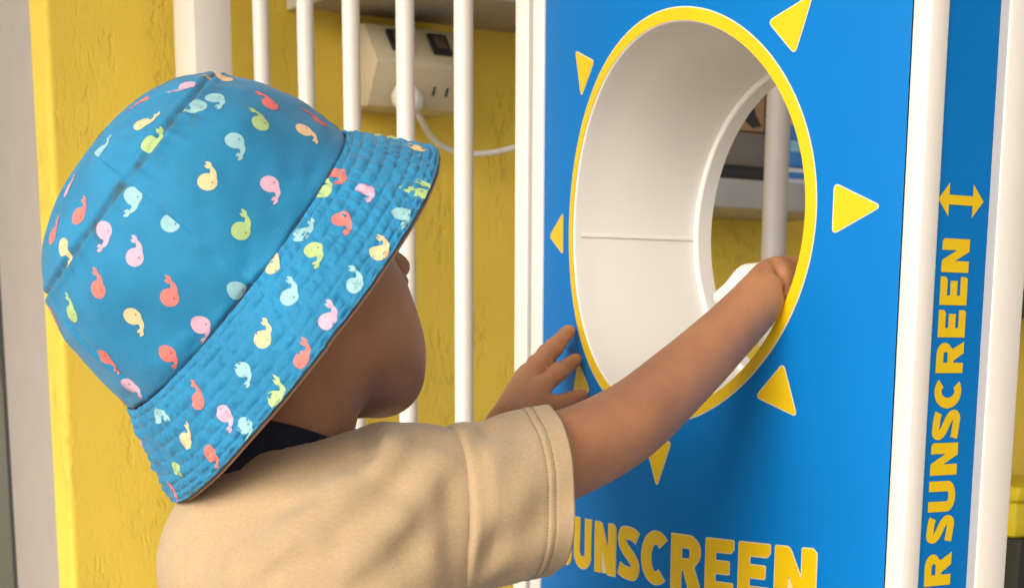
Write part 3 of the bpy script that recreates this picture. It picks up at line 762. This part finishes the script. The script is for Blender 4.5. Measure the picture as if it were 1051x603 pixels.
# sleeves: lofted cloth tubes that start at the armhole seam
def sleeve(c0, c1, ev, ew, rv0, rw0, rv1, rw1, seed, sag=1.):
    rg = np.random.default_rng(seed); nt_, nph = 54, 120
    ph = rg.uniform(0, 6.28, 6)
    def pt(t, a, off=0.):
        c = c0.lerp(c1, t)
        e = t*t*(3-2*t)
        rv, rw = rv0 + (rv1-rv0)*e, rw0 + (rw1-rw0)*e
        fold = .0018*math.sin(3*a + ph[0] + 2.2*t)*(.35+.65*t) + .0013*math.sin(5*a + ph[1] - 3*t) + .0009*math.sin(9*a + ph[3] - 5*t)*(1-.6*t) + .0008*math.sin(14*t - 4*a + ph[4])*(1-t) + .0016*math.sin(7*t + ph[2] + 2*a)*(1-t)
        fold *= min(1., t/.22)
        fold -= .0007*math.exp(-((t-.735)/.012)**2) + .0006*math.exp(-((t-.815)/.012)**2) - .0004*math.exp(-((t-.775)/.03)**2)      # hem stitch lines pinch
        fold -= .0040*max(0., 1 - t/.04)**1.5; fold += .0003*math.exp(-((t-.075)/.03)**2)                                                # armhole seam allowance
        fold -= .0030*math.exp(-((a-1.15)/.28)**2)*math.exp(-((t-.27)/.12)**2)                    # pull at the shoulder
        k_ = 1 + (fold + off)/rv
        drop = -.004*max(0, -math.sin(a))*t*sag
        return c + ev*(rv*math.sin(a)*k_ + drop) + ew*(rw*math.cos(a)*k_)
    vs_, fs = [], []
    for i in range(nt_+1):
        for j in range(nph): vs_.append(pt(i/nt_, 2*math.pi*j/nph))
    for i in range(nt_):
        for j in range(nph): fs.append((i*nph+j, i*nph+(j+1) % nph, (i+1)*nph+(j+1) % nph, (i+1)*nph+j))
    o = mobj('sleeve', vs_, fs, M_TAN, shirt, smooth=True)
    md = o.modifiers.new('cloth', 'SOLIDIFY'); md.thickness = .0015; md.offset = 0
    # stitching: two rows of tiny threads
    vs_, fs = [], []
    for tt in (.735, .815):
        n = 150
        for j in range(n):
            a0, a1 = 2*math.pi*(j+.15)/n, 2*math.pi*(j+.75)/n
            p, q = pt(tt, a0, .0016), pt(tt, a1, .0016); m0, m1 = pt(tt-.004, a0, .0014), pt(tt-.004, a1, .0014); l0, l1 = pt(tt+.004, a0, .0014), pt(tt+.004, a1, .0014)
            b0 = len(vs_); vs_ += [m0, p, l0, m1, q, l1]; fs += [(b0, b0+1, b0+4, b0+3), (b0+1, b0+2, b0+5, b0+4)]
    st = mobj('stitching', vs_, fs, mat('tan_thread', (.20, .13, .065), rough=.8), o); st['kind'] = 'stuff'
    return o
wv = (P(520, 510, .98) - CPOS).normalized(); cr = CROT @ V((1, 0, 0)); cu = CROT @ V((0, 1, 0))
sleeve(P(462, 525, .970), P(566, 502, .988), (cu + cr*-.02).normalized(), (wv - cr*.30).normalized()*-1, .0474, .0462, .0448, .040, 3)
dl_ = (el_l - sh_l).normalized(); e1 = dl_.orthogonal().normalized(); e2 = dl_.cross(e1)
sleeve(sh_l + dl_*.005, sh_l + dl_*.085, e1, e2, .046, .046, .042, .042, 5, 0)
# navy undershirt collar
axn = (nk1 - nk0).normalized(); o1 = (RT - axn*RT.dot(axn)).normalized(); o2 = axn.cross(o1); cc = nk0.lerp(nk1, .24)
vs_, fs = [], []
pr = [(.0395, .008), (.0420, .0095), (.0440, .0080), (.0455, -.004), (.0480, -.014), (.0500, -.022), (.0470, -.024), (.040, -.012)]
for i in range(72):
    a = 2*math.pi*i/72
    for r, h_ in pr: vs_.append(cc + (o1*math.cos(a) + o2*math.sin(a))*r + axn*h_)
k = len(pr)
for i in range(72):
    for j in range(k): fs.append((i*k+j, i*k+(j+1) % k, ((i+1) % 72)*k+(j+1) % k, ((i+1) % 72)*k+j))
mobj('undershirt_collar', vs_, fs, M_NAVY, person, smooth=True)
# shorts and shoes (below the picture's edge)
Q = Field((child_base.x-.16, child_base.y-.16, .26), (child_base.x+.16, child_base.y+.16, .60), .004)
Q.ell(child_base + Z*.50, TA, (.068, .098, .07), .02)
for s_ in (-1, 1): Q.cone(child_base + RT*.047*s_ + Z*.46, child_base + RT*.054*s_ + Z*.32, .062, .060, .015)
vq, qq = Q.mesh(); npobj('shorts', vq, qq, M_NAVY, person)
for s_ in (-1, 1):
    Q = Field((child_base.x-.2, child_base.y-.2, 0.0), (child_base.x+.2, child_base.y+.2, .12), .003)
    an = child_base + RT*.050*s_ - FW*.008
    Q.cone(an - FW*.02 + Z*.034, an + FW*.095 + Z*.028, .030, .026, .01); Q.cone(an + Z*.04, an + Z*.07, .030, .028, .01)
    Q.ell(an + FW*.04 - Z*.045, TA, (.2, .2, .05), .002, 'cut')
    vq, qq = Q.mesh(); npobj('shoe', vq, qq, mat('shoe_grey', (.12, .12, .13), rough=.7), person)
# ------------------------------------------------------------------ bucket hat
DH = .97; KH = DH/F_PX
HCN = P(241.1, 278.4, DH)
wv = (HCN - CPOS).normalized(); hx = (cr - wv*cr.dot(wv)).normalized(); hy = (cu - wv*cu.dot(wv) - hx*cu.dot(hx)).normalized()
TL = rad(6.32); HA = .8726; OVAL = 1.0
hax = ((hx*-math.sin(HA) + hy*math.cos(HA))*math.cos(TL) - wv*math.sin(TL)).normalized()
he1 = (hx*-math.cos(HA) - hy*math.sin(HA)).normalized(); he1 = (he1 - hax*he1.dot(hax)).normalized(); he2 = hax.cross(he1)
if he2.dot(wv) > 0: he2 = -he2         # he2 points to the viewer: theta = 0 there, he1 (nape side) at 90 degrees
# profile in photo pixels at the hat's distance: (radius, height over the brim seam)
PC = [(0, 203), (38, 200.5), (74, 192), (106, 176), (131, 154), (147, 131), (158, 108), (166, 82), (172, 55), (176, 28), (177.5, 10), (177, 0)]
PC = [(r*1.002, h*.895) for r, h in PC]
PB = [(177.5, 0), (189, -10), (204, -27), (217, -44.5), (229, -60), (238, -71.5), (243, -77.3)]
def spl(pts, t):
    pts = np.array(pts, float); n = len(pts)-1; x = np.clip(np.asarray(t, float), 0, 1)*n; i = np.clip(x.astype(int), 0, n-1); f_ = (x-i)[..., None]
    a, b, c, d = pts[np.clip(i-1, 0, n)], pts[i], pts[i+1], pts[np.clip(i+2, 0, n)]
    a = np.where((i == 0)[..., None], 2*b-c, a) if True else a
    return .5*((2*b) + (c-a)*f_ + (2*a-5*b+4*c-d)*f_**2 + (3*b-a-3*c+d)*f_**3)
def wob(th, v, seed, fr=((1, 1), (2, 1), (3, 2), (4, 1), (2, 3), (5, 2))):
    rg = np.random.default_rng(seed); o = 0
    for a, b in fr: o = o + rg.normal()*np.sin(a*th + rg.uniform(0, 6.28))*np.cos(b*3*v + rg.uniform(0, 6.28))/(a+b)
    return o
def vnoise(x, y, seed):
    "smooth value noise, periodic in neither"
    rg = np.random.default_rng(seed); tab = rg.uniform(-1, 1, (256, 256))
    xi, yi = np.floor(x).astype(int), np.floor(y).astype(int); fx, fy = x-xi, y-yi; fx = fx*fx*(3-2*fx); fy = fy*fy*(3-2*fy)
    g_ = lambda i, j: tab[i % 256, j % 256]
    return (g_(xi, yi)*(1-fx) + g_(xi+1, yi)*fx)*(1-fy) + (g_(xi, yi+1)*(1-fx) + g_(xi+1, yi+1)*fx)*fy
SEAM_V = .40
gauss = lambda x, s_: np.exp(-(x/s_)**2)
def hat_pt(th, v, part, off=0.):
    "points of the hat: th round the axis, v down the profile, off metres proud"
    th = np.asarray(th, float); v = np.asarray(v, float)
    e = 1e-3
    pr_ = PC if part == 'crown' else PB
    p = spl(pr_, v); q = spl(pr_, np.clip(v+e, 0, 1)) - spl(pr_, np.clip(v-e, 0, 1)); q = q/(np.linalg.norm(q, axis=-1, keepdims=True)+1e-9)
    nr_, nh = -q[..., 1], q[..., 0]                     # outward normal in (r, h)
    if part == 'crown':
        fade = np.clip(v*4, 0, 1)
        d = 3.2*wob(th, v, 11)*fade + 1.2*wob(th*2, v*2, 12)*fade
        vs0 = SEAM_V - .055*np.cos(th)                   # top seam: lies a little higher on the near side
        dz_ = (v-vs0)
        d = d - 3.2*gauss(dz_, .009) + 1.6*gauss(dz_-.022, .014) + 1.3*gauss(dz_+.02, .014)
        d = d + .9*gauss(dz_-.03, .05)*vnoise(th*22, v*0, 3) # puckers along it
        tb2 = rad(62) + .10*np.sin(5*v)
        for t0_, s_ in ((tb2, 1.), (tb2 + math.pi, 1.)):
            dd = np.angle(np.exp(1j*(th-t0_)))
            d = d + s_*np.clip((v-SEAM_V)*8, 0, 1)*(-1.8*gauss(dd, .018) + 1.6*gauss(dd-.05, .04))
        for t0_, c_ in ((rad(-58), .05), (rad(122), .05)):
            dd = np.angle(np.exp(1j*(th-t0_))); d = d + np.clip((SEAM_V-v)*10, 0, 1)*(-1.5*gauss(dd, .03) + .8*gauss(dd-.07, .05))*np.clip(v*6, 0, 1)
        # soft dents of worn cloth
        d = d - 3.0*gauss(np.angle(np.exp(1j*(th-rad(-40)))), .35)*gauss(v-.26, .06) + 2.3*vnoise(th*3.1, v*7, 5)*fade + .9*vnoise(th*9, v*16, 6)*fade
        d = d - 1.5*gauss(v-1.0, .03)
    else:
        d = 2.2*wob(th, v, 21)*v + 1.2*vnoise(th*4, v*2, 22)*v
        rows = 10.0
        x = v*rows
        cell = np.abs(np.sin(math.pi*x))**.6
        pk = vnoise(th*34 + 3*np.floor(x), np.floor(x)*7.3 + x*.9, 31)
        pk2 = vnoise(th*66 + 9*np.floor(x), x*2, 32)
        nape = gauss(np.angle(np.exp(1j*(th-rad(95)))), .55)
        d = d + (cell-.6)*1.7 + cell*(pk*2.0 + pk2*.9) + nape*2.6*vnoise(th*7, v*9, 33)
        dd = np.angle(np.exp(1j*(th-rad(66)))); d = d - 1.4*gauss(dd, .015) + .8*gauss(dd-.04, .03)
        d = d + 1.2*gauss(v-.985, .012)                  # rolled edge
        p = p + np.stack([-18.0*np.sin(th)**2*v + 2.0*wob(th, v, 24)*v, (-5.2*np.sin(th) - 7.2*np.sin(th)**2)*v + 2.5*wob(th, v*0, 23)*v**2], -1)
    d = d + off/KH
    r = (p[..., 0] + d*nr_)*KH; h = (p[..., 1] + d*nh)*KH
    c, s_ = np.cos(th)[..., None], np.sin(th)[..., None]
    return n3(HCN) + (np.array(he2)*c + np.array(he1)*s_*OVAL)*r[..., None] + np.array(hax)*h[..., None]
M_HAT = mat('blue_hat_cotton', (.013, .205, .395), rough=.72, var=.13, scale=22, bump=.25, bscale=1300, sheen=.15, spec=.3)
def hat_wear_shade(m_):
    "grubby rubbed marks, browner where they are"
    n = m_.node_tree; b = n.nodes['Principled BSDF']; src = b.inputs['Base Color'].links[0].from_socket
    at_ = n.nodes.new('ShaderNodeAttribute'); at_.attribute_name = 'wear_shade'
    tc = n.nodes.new('ShaderNodeTexCoord'); no = n.nodes.new('ShaderNodeTexNoise'); no.inputs['Scale'].default_value = 130; no.inputs['Detail'].default_value = 4
    n.links.new(tc.outputs['Object'], no.inputs['Vector'])
    r_ = n.nodes.new('ShaderNodeMapRange'); r_.inputs['From Min'].default_value = .30; r_.inputs['From Max'].default_value = .60
    n.links.new(no.outputs['Fac'], r_.inputs['Value'])
    ml = n.nodes.new('ShaderNodeMath'); ml.operation = 'MULTIPLY'; n.links.new(at_.outputs['Fac'], ml.inputs[0]); n.links.new(r_.outputs[0], ml.inputs[1])
    mx_ = n.nodes.new('ShaderNodeMix'); mx_.data_type = 'RGBA'; mx_.inputs['B'].default_value = (.040, .075, .085, 1)
    n.links.new(ml.outputs[0], mx_.inputs['Factor']); n.links.new(src, mx_.inputs['A']); n.links.new(mx_.outputs['Result'], b.inputs['Base Color'])
hat_wear_shade(M_HAT)
hat = empty('bucket_hat', HCN + hax*-.045, 'blue cotton bucket hat printed with small pastel whales on the child\'s head', 'hat')
def hat_grid(part, nth, nv):
    th, v = np.meshgrid(np.arange(nth)*2*math.pi/nth, np.linspace(0, 1, nv), indexing='ij')
    pts = hat_pt(th, v, part)
    i, j = np.meshgrid(np.arange(nth), np.arange(nv-1), indexing='ij')
    q = np.stack([i*nv+j, ((i+1) % nth)*nv+j, ((i+1) % nth)*nv+j+1, i*nv+j+1], -1).reshape(-1, 4)
    return th, v, pts, q
grids = {}; hparts = {}
for part, nth, nv in (('crown', 540, 150), ('brim', 1300, 140)):
    th, v, pts, q = hat_grid(part, nth, nv)
    # outward faces
    a_, b_, c_ = pts.reshape(-1, 3)[q[1000]][[0, 1, 2]]
    nn = np.cross(b_-a_, c_-a_)
    if nn @ (a_ - n3(HCN)) < 0: q = q[:, ::-1]
    o = npobj(part, pts.reshape(-1, 3), q, M_HAT, hat)
    at_ = o.data.attributes.new('wear_shade', 'FLOAT', 'POINT')
    if part == 'crown': wv_ = np.clip(1.3*gauss(v-(SEAM_V - .055*np.cos(th))-.004, .016)*(.62+.38*vnoise(th*14, v*3, 8)) + .5*gauss(v-(SEAM_V - .055*np.cos(th))-.05, .04)*np.clip(vnoise(th*16, v*5, 14), 0, 1) + .25*gauss(v-.52, .05)*np.clip(vnoise(th*12, v*4, 9), 0, 1) , 0, 1)
    else:
        x = v*10; wv_ = np.clip(.9*gauss(v-.97, .05)*(.55+.45*vnoise(th*20, v*2, 8)) + .55*np.clip(1-np.abs(np.sin(math.pi*x))*2.2, 0, 1)*np.clip(.4+vnoise(th*9, v*3, 10), 0, 1), 0, 1)  # grubby edge, and stitch dimples darkened as painted pucker shade
    at_.data.foreach_set('value', wv_.ravel().astype(np.float32))
    grids[part] = (th, v, pts); hparts[part] = o
# pale lining under the brim and inside the crown
th, v = np.meshgrid(np.arange(240)*2*math.pi/240, np.linspace(0, 1, 24), indexing='ij')
pts = hat_pt(th, v, 'brim', -.0022); i, j = np.meshgrid(np.arange(240), np.arange(23), indexing='ij')
q = np.stack([i*24+j, i*24+j+1, ((i+1) % 240)*24+j+1, ((i+1) % 240)*24+j], -1).reshape(-1, 4)
lin = npobj('brim_lining', pts.reshape(-1, 3), q, mat('peach_lining', (.45, .27, .19), rough=.85, var=.1), hat)
p0 = hat_pt(np.arange(240)*2*math.pi/240, np.ones(240), 'brim', -.0022); p1 = hat_pt(np.arange(240)*2*math.pi/240, np.ones(240), 'brim', .0)
p1 = p1 + (p0-p1)*.1
vv = np.concatenate([p0 + n3(hax)*-.0006, p1 + n3(hax)*-.0006]); q = np.array([(a, (a+1) % 240, 240+(a+1) % 240, 240+a) for a in range(240)])
npobj('edge_binding', vv, q, mat('peach_lining', (.45, .27, .19)), hat)
# whale prints
WC = {'C': srgb(236, 108, 98), 'M': srgb(142, 190, 196), 'Y': srgb(236, 196, 142), 'G': srgb(168, 196, 122), 'P': srgb(212, 164, 186)}
WC = {k: tuple(.90*c + .10*m for c, m in zip(v_, (.42, .44, .42))) for k, v_ in WC.items()}
WM = {k: mat('whale_'+n_, WC[k], rough=.75, var=.06, scale=400) for k, n_ in (('C', 'coral'), ('M', 'mint'), ('Y', 'cream'), ('G', 'lime'), ('P', 'pink'))}
M_INK = mat('dark_ink', (.02, .02, .05), rough=.8)
GP = {k: np.array([to_px(p) for p in g_[2].reshape(-1, 3)[::1]]) if False else None for k, g_ in grids.items()}
Mi = np.array(CINV)
def proj_np(p):
    q = p @ Mi[:3, :3].T + Mi[:3, 3]; return np.stack([525.5 + F_PX*q[..., 0]/-q[..., 2], CY - F_PX*q[..., 1]/-q[..., 2]], -1)
for k_, (th, v, pts) in grids.items():
    px_ = proj_np(pts)
    dth = np.roll(pts, -1, 0) - np.roll(pts, 1, 0); dv = np.gradient(pts, axis=1)
    nn = np.cross(dth, dv); sg = np.sign((nn*(pts - n3(HCN) + n3(hax)*.03)).sum(-1).mean())
    facing = (nn*sg*(n3(CPOS) - pts)).sum(-1) > 0
    GP[k_] = (px_, facing)
def locate(px, py):
    best = None
    for part in ('brim', 'crown'):
        px_, fc = GP[part]; d = np.hypot(px_[..., 0]-px, px_[..., 1]-py) + np.where(fc, 0, 1e4)
        i = np.unravel_index(d.argmin(), d.shape)
        if best is None or d[i] < best[0] - (1.0 if part == 'crown' else 0): best = (d[i], part, grids[part][0][i], grids[part][1][i])
    return best
def whale_shape(up):
    "triangles-ready quads in units of half a body width; body, then tail ribbon, then flukes"
    V_, F_, lay = [], [], []
    nb2, rings = 18, 3
    V_.append((0, 0)); lay.append(0)
    for r in range(1, rings+1):
        for i in range(nb2):
            a = 2*math.pi*i/nb2; V_.append((r/rings*math.cos(a)*(1.0 if math.cos(a) > 0 else 1.02), r/rings*math.sin(a)*.92)); lay.append(0)
    for i in range(nb2): F_.append((0, 1+i, 1+(i+1) % nb2))
    for r in range(rings-1):
        for i in range(nb2): F_.append((1+r*nb2+i, 1+(r+1)*nb2+i, 1+(r+1)*nb2+(i+1) % nb2, 1+r*nb2+(i+1) % nb2))
    def ribbon(pts, ws, l_):
        c = catmull([V((x, y, 0)) for x, y in pts], 3); n = len(c); b0 = len(V_)
        for i, p in enumerate(c):
            t = (c[min(i+1, n-1)] - c[max(i-1, 0)]).normalized(); w_ = np.interp(i/(n-1), np.linspace(0, 1, len(ws)), ws)
            for s_ in (-1, 0, 1): V_.append((p.x - t.y*w_*s_, p.y + t.x*w_*s_)); lay.append(l_)
        for i in range(n-1):
            for q_ in (0, 1): F_.append((b0+i*3+q_, b0+i*3+q_+1, b0+i*3+q_+4, b0+i*3+q_+3))
    ribbon([(.24, .10), (.58, .60), (.68, 1.10), (.46, 1.62)], [.74, .42, .28, .12], 1)
    ribbon([(.50, 1.52), (.38, 1.90), (.06, 2.22)], [.12, .24, .03], 2)
    ribbon([(.52, 1.56), (.17, 1.60), (-.10, 1.80)], [.10, .19, .03], 3)
    ne = len(F_)
    b0 = len(V_)
    for dx, dy in ((.42, -.22), (.54, -.22), (.54, -.06), (.42, -.06)): V_.append((dx, dy)); lay.append(5)
    F_.append((b0, b0+1, b0+2, b0+3))
    if not up: V_ = [(x, -y) for x, y in V_]; F_ = [f_[::-1] for f_ in F_]
    return np.array(V_), F_, np.array(lay), ne
WS = {True: whale_shape(True), False: whale_shape(False)}
imr, imu = n3(cr), n3(cu)
def whale(part, th, v, colr, up, rot, size=9.0, image_frame=True):
    V_, F_, lay, ne = WS[up]
    e = 2e-3; p0 = hat_pt(th, v, part); sth = (hat_pt(th+e, v, part) - hat_pt(th-e, v, part))/(2*e)
    v0, v1 = max(v-.01, 0), min(v+.01, 1); sv = (hat_pt(th, v1, part) - hat_pt(th, v0, part))/(v1-v0)
    nrm = np.cross(sth, sv); nrm /= np.linalg.norm(nrm)
    if image_frame: rx, ry = imr, imu
    else: ry = n3(hax)*1.0 + n3(he2)*.01; rx = np.cross(ry, nrm)
    nv_ = n3(CPOS) - p0; 
    if image_frame and nrm @ nv_ < 0: nrm = -nrm
    if not image_frame and nrm @ (p0 - n3(HCN) + n3(hax)*.05) < 0: nrm = -nrm; rx = np.cross(ry, nrm)
    ty = ry - nrm*(ry @ nrm); ty = ty/np.linalg.norm(ty); tx = np.cross(ty, nrm)
    if tx @ rx < 0: tx = -tx
    c, s_ = math.cos(rad(rot)), math.sin(rad(rot)); L = V_*size*KH
    off3 = (L[:, 0]*c - L[:, 1]*s_)[:, None]*tx + (L[:, 0]*s_ + L[:, 1]*c)[:, None]*ty
    J = np.stack([sth, sv], 1); uv = off3 @ np.linalg.pinv(J).T
    thv, vv_ = th + uv[:, 0], v + uv[:, 1]
    lo_, hi_ = (.02, .995) if part == 'crown' else (.01, .99)
    vv_ = np.clip(vv_, lo_, hi_)
    pts = hat_pt(thv, vv_, part, 0.0) + nrm*(.00020 + .00004*lay)[:, None]
    me = bpy.data.meshes.new('whale_print'); me.from_pydata([tuple(p) for p in pts], [], F_); me.materials.append(WM[colr]); me.materials.append(M_INK)
    for k__, pl in enumerate(me.polygons): pl.use_smooth = True; pl.material_index = 1 if k__ >= ne else 0
    o = bpy.data.objects.new('whale_print', me); link(o, hparts[part]); return o
U_, D_ = True, False
WL = [(146, 104, 'C', D_, -52), (145, 127, 'Y', U_, -50), (154, 149, 'G', U_, -28), (103, 134, 'G', D_, -42), (101, 156, 'M', U_, -22), (70, 194, 'P', U_, -8), (192, 88, 'P', D_, -62),
      (231, 81, 'Y', U_, 80), (204, 109, 'M', D_, -75), (221, 101, 'M', D_, 8), (268, 127, 'G', U_, 25), (277, 106, 'C', U_, 32), (241, 144, 'M', D_, 6), (213, 187, 'Y', U_, 6), (277, 188, 'P', D_, 8),
      (328, 125, 'C', U_, 40), (312, 134, 'Y', D_, 25), (401, 167, 'M', D_, 8), (429, 152, 'Y', U_, 22), (438, 199, 'G', U_, 8), (375, 195, 'P', D_, 4), (344, 178, 'C', D_, 10), (331, 196, 'G', U_, 0), (391, 139, 'G', D_, 60),
      (80, 221, 'C', U_, -12), (54, 242, 'C', U_, -8), (65, 253, 'Y', D_, 0), (137, 201, 'M', D_, -30), (106, 236, 'P', D_, -30), (138, 264, 'P', U_, 5), (175, 230, 'M', U_, 6), (101, 297, 'C', U_, 5),
      (247, 236, 'G', U_, 2), (308, 240, 'M', U_, 0), (279, 273, 'Y', U_, -6), (244, 299, 'M', D_, 4), (173, 305, 'C', U_, 4), (350, 226, 'C', D_, 6), (413, 219, 'M', D_, 2), (391, 260, 'Y', U_, 8),
      (322, 257, 'G', D_, 6), (364, 292, 'M', U_, 8), (297, 305, 'M', U_, 8), (337, 329, 'P', U_, 5), (137, 324, 'Y', D_, 4), (74, 322, 'G', U_, 0), (54, 324, 'C', D_, -20), (74, 358, 'Y', D_, 18),
      (107, 366, 'C', D_, -5), (172, 364, 'C', D_, 0), (132, 396, 'P', D_, 16), (207, 333, 'P', D_, -2), (271, 348, 'Y', U_, 4), (310, 369, 'C', U_, 6), (248, 379, 'M', D_, 2), (284, 410, 'G', U_, 4),
      (203, 411, 'C', U_, 12), (162, 425, 'M', D_, 60), (190, 452, 'Y', U_, -15), (230, 424, 'P', D_, 2), (217, 465, 'C', D_, 5), (180, 480, 'G', D_, 50), (253, 437, 'M', D_, 0)]
used = []
for x, y, c_, up, ro in WL:
    b_ = locate(x, y); sz = 9.2
    used.append((b_[1], b_[2], b_[3])); whale(b_[1], b_[2], b_[3], c_, up, ro, sz)
# the far side, out of view: the same print goes on
for part, vlist in (('crown', (.30, .47, .63, .79, .93)), ('brim', (.28, .75))):
    for r_, v in enumerate(vlist):
        rr = np.linalg.norm(hat_pt(0., v, part) - n3(HCN) - n3(hax)*((hat_pt(0., v, part) - n3(HCN)) @ n3(hax)))
        n = int(2*math.pi*rr/.024)
        for i in range(n):
            th = 2*math.pi*(i + .5*(r_ % 2))/n; p = hat_pt(th, v, part); q = proj_np(p)
            pxs, fc = GP[part]; ii = (int(round(th/(2*math.pi)*grids[part][0].shape[0])) % grids[part][0].shape[0], int(round(v*(grids[part][0].shape[1]-1))))
            if fc[ii]: continue
            whale(part, th, v, 'CMYGP'[(i*2 + r_*3) % 5], (i + r_) % 2 == 0, random.uniform(-12, 12), 9.2, False)
# unidentified white item, shaped as a rounded spout, inside the opening, behind the wrist
Nz = Field((.05, 1.0, .80), (.50, 1.45, 1.12), .002)
Nz.cone(P(740, 306, 1.205), P(768, 288, 1.205), .006, .0095, .008); Nz.cone(P(768, 288, 1.205), P(797, 282, 1.205), .0095, .0095, .008)
Nz.cone(P(797, 282, 1.205), P(815, 330, 1.21), .0095, .011, .01); Nz.cone(P(815, 330, 1.21), P(818, 420, 1.225), .011, .012, .01)
vz, qz = Nz.mesh(); npobj('white_item', vz, qz, M_WHITE2, mach)
